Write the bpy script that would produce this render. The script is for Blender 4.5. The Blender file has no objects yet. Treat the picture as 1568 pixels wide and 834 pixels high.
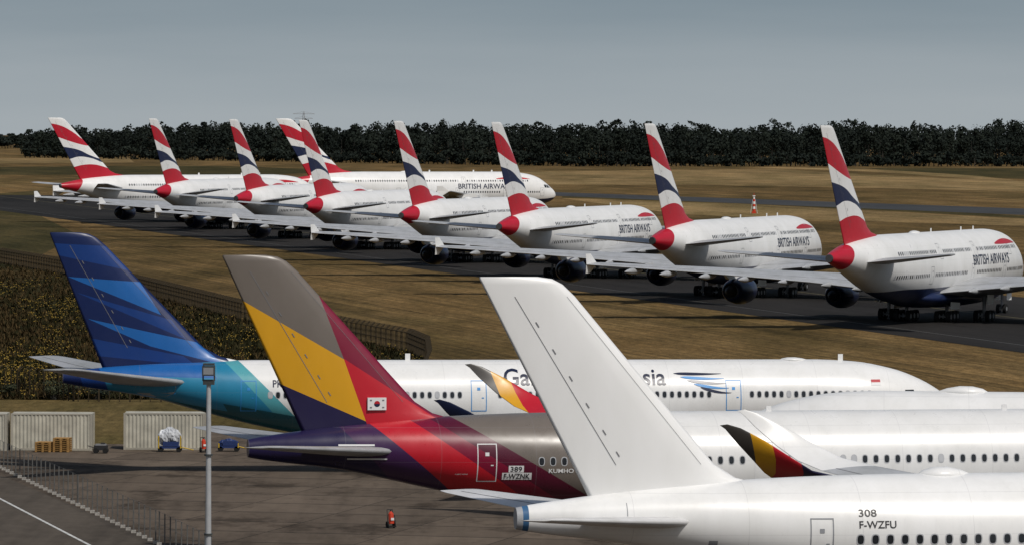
import bpy, bmesh, math, random
import numpy as np
from mathutils import Vector, Matrix
random.seed(7); rng=np.random.default_rng(7)
scene=bpy.context.scene
F=8000.0; H=25.0
def hor(px): return 178+(px-784)*0.0051
def P(px,s): return ((px-784)/s, F/s)
def G(px,y):
    s=(y-hor(px))/H
    return P(px,s)
# ------------------------------------------------------------ materials
class NT:
    def __init__(s,name):
        s.m=bpy.data.materials.new(name); s.m.use_nodes=True
        s.t=s.m.node_tree; s.b=s.t.nodes['Principled BSDF']
        s.tc=s.t.nodes.new('ShaderNodeTexCoord')
    def n(s,typ,**kw):
        x=s.t.nodes.new(typ)
        for k,v in kw.items(): setattr(x,k,v)
        return x
    def l(s,a,b): s.t.links.new(a,b)
    def math(s,op,a,b=None,c=None):
        x=s.n('ShaderNodeMath',operation=op)
        for i,v in enumerate([a,b,c]):
            if v is None: continue
            if isinstance(v,(int,float)): x.inputs[i].default_value=v
            else: s.l(v,x.inputs[i])
        return x.outputs[0]
    def mix(s,f,a,b,blend='MIX'):
        x=s.n('ShaderNodeMix',data_type='RGBA',blend_type=blend)
        for sock,v in ((x.inputs[0],f),(x.inputs[6],a),(x.inputs[7],b)):
            if isinstance(v,(int,float)): sock.default_value=v
            elif isinstance(v,tuple): sock.default_value=v
            else: s.l(v,sock)
        return x.outputs[2]
    def noise(s,scale,detail=4,rough=.55,stretch=(1,1,1),rot=0):
        mp=s.n('ShaderNodeMapping'); mp.inputs['Scale'].default_value=stretch
        if rot:
            m0=s.n('ShaderNodeMapping'); m0.inputs['Rotation'].default_value=(0,0,rot); s.l(s.tc.outputs['Object'],m0.inputs['Vector'])
            s.l(m0.outputs[0],mp.inputs['Vector'])
        else: s.l(s.tc.outputs['Object'],mp.inputs['Vector'])
        x=s.n('ShaderNodeTexNoise'); x.inputs['Scale'].default_value=scale
        x.inputs['Detail'].default_value=detail; x.inputs['Roughness'].default_value=rough
        s.l(mp.outputs[0],x.inputs['Vector'])
        return x.outputs['Fac']
    def ramp(s,f,stops):
        x=s.n('ShaderNodeValToRGB'); e=x.color_ramp.elements
        while len(e)<len(stops): e.new(.5)
        for i,(p,c) in enumerate(stops):
            e[i].position=p; e[i].color=c if len(c)==4 else (*c,1)
        s.l(f,x.inputs[0]); return x.outputs[0]
def pmat(name,col,rough=.5,metal=0,var=.12,scale=1.5,spec=.5):
    t=NT(name)
    if len(col)==3: col=(*col,1)
    nz=t.noise(scale,5)
    f=t.ramp(nz,[(.3,(1-var,)*3),(.7,(1+var*.4,)*3)])
    t.l(t.mix(1.0,col,f,'MULTIPLY'),t.b.inputs['Base Color'])
    t.b.inputs['Roughness'].default_value=rough; t.b.inputs['Metallic'].default_value=metal
    t.b.inputs['Specular IOR Level'].default_value=spec
    return t.m
def livery(name,base,layers,rough=.32,frames=True,x0=-3,x1=75,z0=0,z1=25,dirt=.09):
    t=NT(name); P_=t.tc.outputs['Object']
    sep=t.n('ShaderNodeSeparateXYZ'); t.l(P_,sep.inputs[0])
    cur=base
    for col,conds in layers:
        m=None
        for c in conds:
            if c[0]=='L':
                (xa,za),(xb,zb)=c[1],c[2]; dx,dz=xb-xa,zb-za
                d=t.n('ShaderNodeVectorMath',operation='DOT_PRODUCT')
                t.l(P_,d.inputs[0]); d.inputs[1].default_value=(-dz,0,dx)
                k=t.math('GREATER_THAN',d.outputs['Value'],-dz*xa+dx*za)
            else:
                pts=c[1]
                u=t.math('DIVIDE',t.math('SUBTRACT',sep.outputs[0],x0),x1-x0)
                fc=t.n('ShaderNodeFloatCurve'); cv=fc.mapping.curves[0]
                P2=[((x-x0)/(x1-x0),(z-z0)/(z1-z0)) for x,z in pts]
                P2=[(0,P2[0][1])]+P2+[(1,P2[-1][1])]
                cv.points[0].location=P2[0]; cv.points[1].location=P2[-1]
                for q in P2[1:-1]: cv.points.new(*q)
                fc.mapping.update(); t.l(u,fc.inputs['Value'])
                v=t.math('DIVIDE',t.math('SUBTRACT',sep.outputs[2],z0),z1-z0)
                k=t.math('LESS_THAN' if c[0]=='<' else 'GREATER_THAN',v,fc.outputs[0])
            m=k if m is None else t.math('MULTIPLY',m,k)
        cur=t.mix(m,cur,col)
    nz=t.noise(.5,6,.6,(1,1,.35))
    f=t.ramp(nz,[(.3,(1-dirt,1-dirt,1-dirt*1.15)),(.65,(1,1,1))])
    cur=t.mix(1.0,cur,f,'MULTIPLY')
    if frames:
        st=t.noise(2.2,5,.7,(1.2,1,.15))
        cur=t.mix(.5,cur,t.ramp(st,[(.30,(1-dirt,1-dirt,1-dirt)),(.5,(1,1,1))]),'MULTIPLY')
        fr=t.math('FRACT',t.math('DIVIDE',sep.outputs[0],5.3))
        ln=t.math('LESS_THAN',fr,.007)
        fz=t.math('FRACT',t.math('DIVIDE',sep.outputs[2],1.9))
        ln=t.math('MAXIMUM',ln,t.math('LESS_THAN',fz,.012))
        cur=t.mix(t.math('MULTIPLY',ln,.19),cur,(.22,.22,.24,1))
    t.l(cur,t.b.inputs['Base Color'])
    rr=t.math('MULTIPLY_ADD',t.noise(1.3,4),.25,rough-.1); t.l(rr,t.b.inputs['Roughness'])
    return t.m
def poly(pts):
    a=sum(pts[i][0]*pts[(i+1)%len(pts)][1]-pts[(i+1)%len(pts)][0]*pts[i][1] for i in range(len(pts)))
    if a<0: pts=pts[::-1]
    return [('L',pts[i],pts[(i+1)%len(pts)]) for i in range(len(pts))]
# ------------------------------------------------------------ mesh builder
class MB:
    def __init__(s): s.v=[];s.f=[];s.mi=[];s.sm=[]
    def add(s,v,f,mi=0,sm=False):
        o=len(s.v); s.v+= [tuple(p) for p in v]
        for q in f: s.f.append(tuple(i+o for i in q)); s.mi.append(mi); s.sm.append(sm)
    def box(s,c,d,mi=0,rz=0):
        cx,cy,cz=c; a,b,h=d[0]/2,d[1]/2,d[2]/2; ca,sa=math.cos(rz),math.sin(rz)
        v=[]
        for z in(-h,h):
            for x,y in((-a,-b),(a,-b),(a,b),(-a,b)): v.append((cx+x*ca-y*sa,cy+x*sa+y*ca,cz+z))
        s.add(v,[(3,2,1,0),(4,5,6,7),(0,1,5,4),(1,2,6,5),(2,3,7,6),(3,0,4,7)],mi)
    def tube(s,a,b,r0,r1=None,n=10,mi=0,cap=True):
        a=Vector(a);b=Vector(b);r1=r0 if r1 is None else r1
        d=(b-a).normalized(); u=d.orthogonal().normalized(); w=d.cross(u)
        v=[a+(u*math.cos(t)+w*math.sin(t))*r0 for t in [2*math.pi*i/n for i in range(n)]]
        v+=[b+(u*math.cos(t)+w*math.sin(t))*r1 for t in [2*math.pi*i/n for i in range(n)]]
        s.add(v,[(i,(i+1)%n,n+(i+1)%n,n+i) for i in range(n)],mi,True)
        if cap: s.add(v,[tuple(range(n))[::-1],tuple(range(n,2*n))],mi)
    def revolve(s,prof,c,mi=0,n=28):
        v=[]
        for x,r in prof:
            for i in range(n):
                t=2*math.pi*i/n; v.append((c[0]+x,c[1]+r*math.cos(t),c[2]+r*math.sin(t)))
        f=[]
        for j in range(len(prof)-1):
            for i in range(n): f.append((j*n+i,j*n+(i+1)%n,(j+1)*n+(i+1)%n,(j+1)*n+i))
        s.add(v,f,mi,True)
    def mesh(s,name,mats):
        me=bpy.data.meshes.new(name); me.from_pydata(s.v,[],s.f)
        for m in mats: me.materials.append(m)
        me.polygons.foreach_set('material_index',s.mi); me.polygons.foreach_set('use_smooth',s.sm)
        me.update(); return me
def link(name,me,parent=None,loc=(0,0,0),rz=0):
    o=bpy.data.objects.new(name,me); scene.collection.objects.link(o)
    o.location=loc; o.rotation_euler=(0,0,rz)
    if parent: o.parent=parent
    return o
# ------------------------------------------------------------ aircraft pieces
def pchip(xs,ys):
    xs=np.array(xs,float);ys=np.array(ys,float);h=np.diff(xs);d=np.diff(ys)/h
    m=np.zeros(len(xs)); m[0]=d[0];m[-1]=d[-1]
    for i in range(1,len(xs)-1):
        if d[i-1]*d[i]>0:
            w1=2*h[i]+h[i-1];w2=h[i]+2*h[i-1]; m[i]=(w1+w2)/(w1/d[i-1]+w2/d[i])
    def f(x):
        x=min(max(x,xs[0]),xs[-1]); i=min(max(int(np.searchsorted(xs,x))-1,0),len(h)-1)
        t=(x-xs[i])/h[i]
        return ((1+2*t)*(1-t)**2*ys[i]+t*(1-t)**2*h[i]*m[i]+t*t*(3-2*t)*ys[i+1]+t*t*(t-1)*h[i]*m[i+1])
    return f
class Fus:
    def __init__(s,L,top,bot,hw):
        s.L=L; s.top=pchip(*zip(*top)); s.bot=pchip(*zip(*bot)); s.hw=pchip(*zip(*hw))
    def build(s,mb,mi=0,n=56):
        st=list(np.linspace(0,8,14)[:-1])+list(np.linspace(8,s.L-12,34)[:-1])+[s.L-12*(1-t)**2 for t in np.linspace(0,1,26)]
        v=[];f=[]
        for x in st:
            t,b,w=s.top(x),s.bot(x),s.hw(x); zc=(t+b)/2;hh=(t-b)/2
            for i in range(n):
                a=2*math.pi*i/n; v.append((x,w*math.cos(a),zc+hh*math.sin(a)))
        for j in range(len(st)-1):
            for i in range(n): f.append((j*n+i,(j+1)*n+i,(j+1)*n+(i+1)%n,j*n+(i+1)%n))
        mb.add(v,f,mi,True); mb.add(v[:n],[tuple(range(n))],mi)
    def y(s,x,z):
        t,b,w=s.top(x),s.bot(x),s.hw(x); q=1-((z-(t+b)/2)/((t-b)/2+1e-6))**2
        return w*math.sqrt(max(q,0))
    def pt(s,x,z,side=-1,off=.012): return (x,side*(s.y(x,z)+off),z)
    def patch(s,mb,x0,x1,z0,z1,mi,off=.012,side=-1,nx=1,nz=6,skew=0):
        v=[];f=[]
        for j in range(nz+1):
            z=z0+(z1-z0)*j/nz
            for i in range(nx+1): v.append(s.pt(x0+(x1-x0)*i/nx+skew*(z-z0),z,side,off))
        for j in range(nz):
            for i in range(nx):
                a=j*(nx+1)+i; f.append((a,a+1,a+nx+2,a+nx+1))
        mb.add(v,f,mi,True)
    def oval(s,mb,x,z,w,h,mi,off=.012,side=-1,n=12):
        v=[]
        for i in range(n):
            a=2*math.pi*i/n; c,d=math.cos(a),math.sin(a)
            v.append(s.pt(x+w/2*math.copysign(abs(c)**.7,c),z+h/2*math.copysign(abs(d)**.7,d),side,off))
        mb.add(v,[tuple(range(n))],mi)
    def door(s,mb,x,z0,w,h,mi,side=-1,lw=.055):
        a,b=x-w/2,x+w/2
        for (p,q,r,t) in ((a,a+lw,z0,z0+h),(b-lw,b,z0,z0+h)): s.patch(mb,p,q,r,t,mi,.014,side)
        for (p,q,r,t) in ((a+lw,b-lw,z0,z0+lw),(a+lw,b-lw,z0+h-lw,z0+h)): s.patch(mb,p,q,r,t,mi,.014,side,2,1)
        s.patch(mb,x-w*.10,x+w*.10,z0+h*.68,z0+h*.68+.2,mi,.014,side,1,2)
        s.patch(mb,x+w*.18,x+w*.32,z0+h*.42,z0+h*.42+.07,mi,.014,side,1,1)
    def windows(s,mb,ranges,z,pitch,w,h,mg,mf,sides=(-1,1)):
        for a,b in ranges:
            x=a
            while x<b:
                for sd in sides:
                    s.oval(mb,x,z,w*1.35,h*1.25,mf,.008,sd)
                    s.oval(mb,x,z,w,h,mg if random.random()>.1 else mf,.014,sd)
                x+=pitch
def text2d(txt,length,height=None,step=.22):
    cu=bpy.data.curves.new('t','FONT'); cu.body=txt; cu.size=1; cu.resolution_u=3; cu.offset=.012
    o=bpy.data.objects.new('t',cu); scene.collection.objects.link(o)
    bpy.context.view_layer.update()
    me=bpy.data.meshes.new_from_object(o); bpy.data.objects.remove(o)
    bm=bmesh.new(); bm.from_mesh(me)
    xs=[v.co.x for v in bm.verts]; ys=[v.co.y for v in bm.verts]
    k=length/(max(xs)-min(xs)); kz=k if height is None else height/(max(ys)-min(ys))
    for v in bm.verts: v.co=Vector(((v.co.x-min(xs))*k,(v.co.y-min(ys))*kz,0))
    bmesh.ops.triangulate(bm,faces=bm.faces[:])
    zz=step; top=max(v.co.y for v in bm.verts)
    while zz<top:
        bmesh.ops.bisect_plane(bm,geom=bm.verts[:]+bm.edges[:]+bm.faces[:],plane_co=(0,zz,0),plane_no=(0,1,0)); zz+=step
    bm.verts.index_update()
    V=[(v.co.x,v.co.y) for v in bm.verts]; Fc=[tuple(v.index for v in f.verts) for f in bm.faces]
    bm.free(); return V,Fc
def text_on(fus,mb,txt,x,z,length,height,mi,off=.03,side=-1):
    V,Fc=text2d(txt,length,height)
    mb.add([fus.pt(x+a,z+b,side,off) for a,b in V],Fc,mi)
CS=[.5*(1-math.cos(math.pi*i/9)) for i in range(10)]
def tk(c,t): return 5*t*(.2969*math.sqrt(c)-.126*c-.3516*c*c+.2843*c**3-.1015*c**4)
def lifting(mb,secs,mi=0,cap=True):
    ring=[(c,1) for c in CS]+[(c,-1) for c in CS[-2:0:-1]]; n=len(ring); v=[];f=[]
    for LE,TE,t,N in secs:
        LE=Vector(LE);TE=Vector(TE);N=Vector(N).normalized();ch=(TE-LE).length
        for c,sg in ring: v.append(LE+(TE-LE)*c+N*sg*tk(c,t)*ch)
    for j in range(len(secs)-1):
        for i in range(n): f.append((j*n+i,j*n+(i+1)%n,(j+1)*n+(i+1)%n,(j+1)*n+i))
    mb.add(v,f,mi,True)
    if cap: mb.add(v[-n:],[tuple(range(n))],mi)
def line_on(mb,a,b,c,sg,w,mi,f0=0,f1=1,off=.012):
    def q(cc,s):
        LE,TE,t,N=s; LE=Vector(LE);TE=Vector(TE);N=Vector(N).normalized();ch=(TE-LE).length
        return LE+(TE-LE)*cc+N*sg*(tk(cc,t)*ch+off)
    ca=(Vector(a[1])-Vector(a[0])).length; cb=(Vector(b[1])-Vector(b[0])).length
    p=[q(c-w/ca/2,a),q(c+w/ca/2,a),q(c+w/cb/2,b),q(c-w/cb/2,b)]
    A=[p[0].lerp(p[3],f0),p[1].lerp(p[2],f0),p[1].lerp(p[2],f1),p[0].lerp(p[3],f1)]
    mb.add(A,[(0,1,2,3)],mi)
def fin(mb,rootLE,rootTE,tipLE,tipTE,zr,zt,mi,ml,t=.10,zb=None,dorsal=2.2):
    N=(0,1,0)
    def at(z):
        k=(z-zr)/(zt-zr); return rootLE+(tipLE-rootLE)*k, rootTE+(tipTE-rootTE)*k
    secs=[]
    zb=zr-1.0 if zb is None else zb
    l,r=at(zb); secs.append(((l+dorsal*1.2,0,zb),(r,0,zb),t,N))
    l,r=at(zr); secs.append(((l+dorsal,0,zr),(r,0,zr),t,N))
    l,r=at(zr+.35); secs.append(((l+dorsal*.35,0,zr+.35),(r,0,zr+.35),t,N))
    l,r=at(zr+1.0); secs.append(((l+dorsal*.05,0,zr+1.0),(r,0,zr+1.0),t,N))
    l,r=at(zt-.9); secs.append(((l,0,zt-.9),(r,0,zt-.9),t,N))
    l,r=at(zt-.35); secs.append(((l-.12,0,zt-.35),(r,0,zt-.35),t,N))
    l,r=at(zt-.1); secs.append(((l-.4,0,zt-.1),(r,0,zt-.1),t,N))
    l,r=at(zt); secs.append(((l-1.0,0,zt-.0),(r+.05,0,zt-.0),t*.6,N))
    lifting(mb,secs,mi)
    for sg in(1,-1):
        line_on(mb,secs[3],secs[4],.70,sg,.035,ml)
        line_on(mb,secs[3],secs[4],.10,sg,.02,ml)
        for k in (.05,.18,.34,.5,.66,.82): line_on(mb,secs[3],secs[4],.64,sg,.06,ml,k,k+.03,.02)
    return secs
def stab(mb,rLE,rTE,tLE,tTE,yr,yt,zr,zt,mi,ml):
    for sd in(1,-1):
        N=(0,-sd*.12,1)
        S=[((rLE,sd*yr,zr),(rTE,sd*yr,zr),.10,N),
           ((tLE+.15,sd*(yt-.6),zt-.08),(tTE+.2,sd*(yt-.6),zt-.08),.10,N),
           ((tLE-.35,sd*(yt-.15),zt-.02),(tTE,sd*(yt-.15),zt-.02),.09,N),
           ((tLE-1.1,sd*yt,zt),(tTE,sd*yt,zt),.06,N)]
        lifting(mb,S,mi)
        for sg in (1,-1): line_on(mb,S[0],S[1],.7,sg,.06,ml)
def wheel(mb,x,y,r,w,mi,mh): 
    mb.tube((x,y-w/2,r),(x,y+w/2,r),r,n=20,mi=mi); mb.tube((x,y-w/2-.02,r),(x,y+w/2+.02,r),r*.45,n=12,mi=mh)
def bogie(mb,x,y,n,r,zt,mt,ms,gap=.85,tr=.75):
    for i in range(n):
        xx=x+(i-(n-1)/2)*gap*2*r*1.12
        for sd in(-1,1): wheel(mb,xx,y+sd*tr,r,.5,mt,ms)
        mb.tube((xx,y-tr,r),(xx,y+tr,r),.1,mi=ms)
    if n>1: mb.tube((x-(n-1)*r,y,r),(x+(n-1)*r,y,r),.16,mi=ms)
    mb.tube((x,y,r),(x,y,zt),.2,.26,mi=ms); mb.tube((x,y,r+.6),(x+1.6,y,zt),.1,mi=ms)
def nacelle(mb,x,y,z,L,R,m,mlip,mdark):
    prof=[(0,R*.55),(.02,R*.6),(L*.15,R*.80),(L*.45,R*.98),(L*.7,R),(L*.9,R*.94),(L*.97,R*.89)]
    mb.revolve(prof,(x-L,y,z),m)
    mb.revolve([(L*.97,R*.89),(L*.995,R*.86),(L,R*.82),(L*.97,R*.77)],(x-L,y,z),mlip)
    mb.revolve([(L*.97,R*.77),(L*.8,R*.75),(L*.8,.05)],(x-L,y,z),mdark)
    mb.revolve([(L*.8,.35),(L*.93,.02)],(x-L,y,z),mlip,12)
    mb.revolve([(0,R*.55),(.3,R*.5),(.3,.1)],(x-L,y,z),mdark)
    mb.revolve([(.3,R*.42),(-.6,R*.3),(-1.3,.05)],(x-L,y,z),mdark,16)
def pylon(mb,x,y,z,wz,L,mi):
    mb.add([(x-L*.1,y-.22,z),(x-L*.1,y+.22,z),(x-L*1.15,y+.1,wz),(x-L*1.15,y-.1,wz),(x-L*.25,y-.22,wz+.1),(x-L*.25,y+.22,wz+.1),(x-L*.9,y-.2,z),(x-L*.9,y+.2,z)],
      [(0,4,3,6),(1,7,2,5),(0,1,5,4),(4,5,2,3),(6,3,2,7),(0,6,7,1)],mi)
def fairing(mb,x,y,z,L,r,mi):
    mb.revolve([(0,.02),(L*.15,r*.5),(L*.4,r),(L*.75,r*.8),(L,.05)],(x-L,y,z),mi,10)
# ------------------------------------------------------------ shared mats
WHITE=(.745,.745,.74,1)
m_glass=pmat('cabin_window_glass',(.015,.018,.022),.12,var=0)
m_frame=pmat('window_surround',(.42,.43,.45),.4,var=.05)
m_line=pmat('panel_gap',(.17,.17,.18),.6,var=.1)
m_tyre=pmat('tyre_rubber',(.014,.014,.014),.8,spec=.2)
m_strut=pmat('gear_metal',(.25,.25,.26),.5,.3)
m_dark=pmat('engine_inner',(.012,.012,.014),.7)
m_lip=pmat('inlet_lip',(.45,.46,.48),.35,.7)
m_wing=livery('wing_paint',(.42,.43,.45,1),[],.4,frames=True,dirt=.25)
m_white=livery('white_paint',WHITE,[],.3)
m_red=pmat('red_paint',(.42,.01,.02),.35)
m_navy=pmat('navy_paint',(.008,.014,.045),.3)
m_black=pmat('black_marking',(.02,.02,.022),.5)
m_wmark=pmat('white_marking',(.68,.68,.68),.5,var=.03)
m_seal=pmat('door_outline_grey',(.26,.27,.29),.5)
# ------------------------------------------------------------ A: double deck airliner
RED=(.44,.010,.026,1); NAVY=(.010,.018,.06,1)
fa=Fus(72.7,[(0,9.0),(2,9.4),(5,9.95),(10,10.55),(15,10.9),(20,11),(58,11),(62,10.8),(65,10.4),(67.5,9.6),(69.5,8.4),(71,7.2),(72.2,6.1),(72.7,5.1)],
 [(0,8.1),(2,7.65),(5,6.95),(10,5.6),(15,4.25),(20,3.2),(25,2.5),(30,2.25),(60,2.25),(66,2.5),(69,2.9),(71,3.5),(72.2,4.3),(72.7,5.0)],
 [(0,.42),(1.5,.85),(5,1.5),(10,2.4),(15,3.0),(20,3.35),(25,3.55),(58,3.57),(62,3.45),(66,3.0),(69,2.35),(71,1.6),(72.2,.8),(72.7,.03)])
mA_f=livery('airline_white_navy_belly',WHITE,[(NAVY,[('<',[(6,0.5),(11,3.6),(18,4.3),(28,4.35),(60,4.3),(68,4.2),(72.7,4.6)])]),
   (RED,[('L',(3.4,6.0),(6.6,11.5))]),((.03,.03,.03,1),[('L',(.25,0),(.25,10))])],.3,z1=25)
c=lambda *p:list(p)
mA_fin=livery('fin_flag_paint',WHITE,[
 (RED,[('<',c((-3,22.8),(0,22.3),(3,21.0),(6,19.2),(9,17.9),(12,17.3)))]),
 (WHITE,[('<',c((-3,20.3),(0,19.5),(3,18.6),(6,17.9),(10,17.3),(13,16.0)))]),
 (NAVY,[('<',c((-1,17.6),(2,17.3),(5,16.7),(8,15.5),(11,14.7)))]),
 (WHITE,[('<',c((-1,15.0),(2,14.6),(5,15.2),(8,14.9),(12,13.8)))]),
 (RED,[('<',c((0,12.6),(3,12.7),(6,13.3),(9,13.4),(12,12.8),(16,11.8)))]),
 ],.35,frames=False,x0=-4,x1=20,z0=8,z1=25)
def buildA():
    parts=[]
    mb=MB(); fa.build(mb,0)
    fb=Fus(34,[(0,3.4),(5,4.2),(17,4.3),(29,4.2),(34,3.4)],[(0,3.2),(5,1.9),(17,1.65),(29,1.9),(34,3.2)],[(0,.6),(5,3.6),(17,4.4),(29,3.6),(34,.6)])
    m2=MB(); fb.build(m2,0,32); mb.add([(x+26,y,z) for x,y,z in m2.v],m2.f,0,True)
    fa.windows(mb,[(17,31),(33.5,45),(47,64)],8.75,.64,.30,.44,1,2)
    fa.windows(mb,[(16,27),(29.5,42),(46,56),(58.5,67)],5.95,.64,.30,.44,1,2)
    for sd in(-1,1):
        for x in(28.2,57.2,67.8,44.2): fa.door(mb,x,4.9,1.1,2.1,3,sd)
        for x in(32.2,46,60): fa.door(mb,x,7.8,1.1,1.9,3,sd)
        for i,x in enumerate((70.6,69.8,69.0)): fa.patch(mb,x-.34,x+.34,6.9+.06*i,7.65+.06*i,1,.012,sd,2,3,skew=-.25)
    for sd in(-1,1):
        v=[];f=[];n=16
        for i in range(n+1):
            t=i/n; x=55+9.5*t; zc=9.25+.35*math.sin(t*2.6)-.25*t; h=.55*math.sin(math.pi*min(1,t*.9+.08))
            v+= [fa.pt(x,zc-h*.6,sd,.02),fa.pt(x,zc,sd,.02),fa.pt(x,zc+h*.6,sd,.02)]
        for i in range(n):
            for k in(0,1): f.append((i*3+k,i*3+3+k,i*3+4+k,i*3+1+k))
        mb.add(v,f,4,True)
    text_on(fa,mb,'BRITISH AIRWAYS',44.4,6.75,14.6,1.3,5)
    m2=MB(); m2.revolve([(0,.02),(.5,.3),(1.5,.5),(2.5,.35),(3.2,.02)],(0,0,0),0,16)
    mb.add([(x+30,y*1.4,z*.6+10.95) for x,y,z in m2.v],m2.f,0,True)
    for x in (38,50,55): mb.box((x,0,11.2),(.4,.05,.45),0)
    parts.append(('fuselage',mb.mesh('fuselage_dd',[mA_f,m_glass,m_frame,m_seal,m_red,m_navy])))
    mb=MB(); fin(mb,14.4,4.8,1.0,-3.3,11.0,24.1,0,1,.08,zb=9.6,dorsal=2.6); parts.append(('tail_fin',mb.mesh('tail_fin_dd',[mA_fin,m_line])))
    mb=MB(); stab(mb,16.5,8.2,4.2,1.2,1.6,14.4,7.9,9.2,0,1); parts.append(('tailplane',mb.mesh('tailplane_dd',[m_wing,m_line])))
    mb=MB()
    for sd in(1,-1):
        N=(0,-sd*.08,1)
        S=[((54.5,sd*1.5,3.9),(31.5,sd*1.5,3.4),.12,N),((52.3,sd*3.6,4.1),(32.2,sd*3.6,3.7),.13,N),((44.6,sd*14,5.1),(32.6,sd*14,4.7),.11,N),
           ((35.6,sd*27,6.0),(28.0,sd*27,5.8),.10,N),((27.6,sd*38.6,6.7),(23.6,sd*38.6,6.6),.10,N),((26.2,sd*39.8,6.8),(23.0,sd*39.8,6.7),.07,N)]
        lifting(mb,S,0)
        for a,b in((1,2),(2,3),(3,4)):
            for sg in(1,-1): line_on(mb,S[a],S[b],.75,sg,.09,1); line_on(mb,S[a],S[b],.10,sg,.05,1)
        lifting(mb,[((26.6,sd*39.8,6.7),(23.0,sd*39.8,6.7),.05,(0,1,0)),((24.6,sd*39.9,8.0),(23.0,sd*39.9,8.0),.05,(0,1,0))],2)
        lifting(mb,[((26.6,sd*39.8,6.8),(23.0,sd*39.8,6.8),.05,(0,1,0)),((24.4,sd*39.9,5.6),(23.0,sd*39.9,5.6),.05,(0,1,0))],2)
        for y,x,z in((7.5,34,4.0),(11.5,34,4.4),(17,33.6,4.7),(21.5,31.6,5.0),(26,29.8,5.3),(30.5,28,5.6),(34.5,26.4,5.9)):
            fairing(mb,x+2.2,sd*y,z,6.2,.42,0)
    parts.append(('wings',mb.mesh('wings_dd',[m_wing,m_line,m_white])))
    mb=MB()
    for sd in(1,-1):
        for y,x,z,wz in((14.9,50.0,2.75,4.9),(25.7,42.0,3.3,5.7)):
            nacelle(mb,x,sd*y,z,5.8,1.75,0,1,2); pylon(mb,x-1,sd*y,z+1.5,wz,6.5,3)
    parts.append(('engines',mb.mesh('engines_dd',[m_navy,m_lip,m_dark,m_white])))
    mb=MB()
    for sd in(1,-1):
        bogie(mb,36.6,sd*2.6,3,.7,3.4,0,1); bogie(mb,40.4,sd*6.2,2,.7,4.2,0,1)
        mb.box((40.4,sd*7.0,3.0),(2.6,.06,1.7),2); mb.box((36.6,sd*3.7,2.2),(3.6,.06,1.2),2)
    wheel(mb,67.4,.45,.6,.4,0,1);wheel(mb,67.4,-.45,.6,.4,0,1); mb.tube((67.4,0,.6),(67.4,0,3.2),.18,mi=1); mb.box((68.2,.7,2.2),(2,.05,1),2); mb.box((68.2,-.7,2.2),(2,.05,1),2)
    parts.append(('landing_gear',mb.mesh('landing_gear_dd',[m_tyre,m_strut,m_white])))
    return parts
partsA=buildA()
def place(name,parts,loc,rz):
    e=bpy.data.objects.new(name,None); scene.collection.objects.link(e); e.location=(loc[0],loc[1],0); e.rotation_euler=(0,0,rz)
    for n,me in parts: link(n,me,e)
    return e
tails=[1269,998,763,613,467,360,237,91]
for i,px in enumerate(tails):
    s=1/(.0763+.0104*i); h=[22.8,20.5,20.5,20,20,20,21,53][i]
    place('double_deck_airliner',partsA,P(px,s),math.radians(90-h))
place('double_deck_airliner',partsA,P(440,6.2),math.radians(90-66))
# ------------------------------------------------------------ B: wide body twin
def wing_twin(mb,dx,yr,zroot,mi,mw,ml,tdx=0,tdz=0):
    def A(p): 
        k=abs(p[1])/32.4; return (p[0]+dx+tdx*k,p[1],p[2]+tdz*k*k)
    fx=lambda S:[(A(a),A(b),t,n) for a,b,t,n in S]
    for sd in(1,-1):
        N=(0,-sd*.08,1)
        S=fx([((46.5,sd*1.0,zroot-.1),(30.5,sd*1.0,zroot-.5),.12,N),((45,sd*yr,zroot),(30.8,sd*yr,zroot-.3),.13,N),
           ((39.5,sd*10,zroot+.9),(30.9,sd*10,zroot+.6),.11,N),((32.4,sd*20,5.5),(27,sd*20,5.3),.10,N),((25.9,sd*29,6.6),(22.6,sd*29,6.5),.10,N)])
        lifting(mb,S,mi)
        for a,b in((1,2),(2,3),(3,4)):
            for sg in(1,-1): line_on(mb,S[a],S[b],.75,sg,.07,ml); line_on(mb,S[a],S[b],.12,sg,.04,ml)
        W=[S[-1]]+fx([((24.3,sd*30.6,7.0),(21.7,sd*30.6,6.95),.09,(0,-sd*.45,.9)),((22.9,sd*31.6,7.75),(20.8,sd*31.6,7.7),.09,(0,-sd*.8,.6)),
           ((21.3,sd*32.1,8.7),(19.8,sd*32.1,8.65),.08,(0,-sd*.95,.3)),((20.0,sd*32.3,9.35),(19.2,sd*32.3,9.3),.07,(0,-sd,.2)),((19.3,sd*32.35,9.55),(18.9,sd*32.35,9.5),.05,(0,-sd,.2))])
        lifting(mb,W,mw)
        for y,x,z in((6.5,32,3.3),(12,31,4.0),(16.5,29.5,4.5),(21.5,27.5,5.0)):
            q=A((x+2,sd*y,z)); fairing(mb,*q,5,.33,mi)
def gear_twin(mb,xm,xn,zt):
    for sd in(1,-1):
        bogie(mb,xm,sd*5.3,2,.7,zt,0,1); mb.box((xm,sd*6.1,2.3),(2.2,.05,1.8),2)
    for sd in(1,-1): wheel(mb,xn,sd*.4,.53,.38,0,1); mb.box((xn+.8,sd*.6,1.9),(1.8,.05,.9),2)
    mb.tube((xn,0,.5),(xn,0,3),.15,mi=1)
def dome(mb,x,z,L,mi,k=.85):
    m2=MB(); m2.revolve([(0,.02),(L*.1,.25),(L*.3,.42),(L*.55,.44),(L*.8,.28),(L,.02)],(0,0,0),0,16)
    mb.add([(a+x,b*1.7,c_*k+z) for a,b,c_ in m2.v],m2.f,mi,True)
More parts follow.
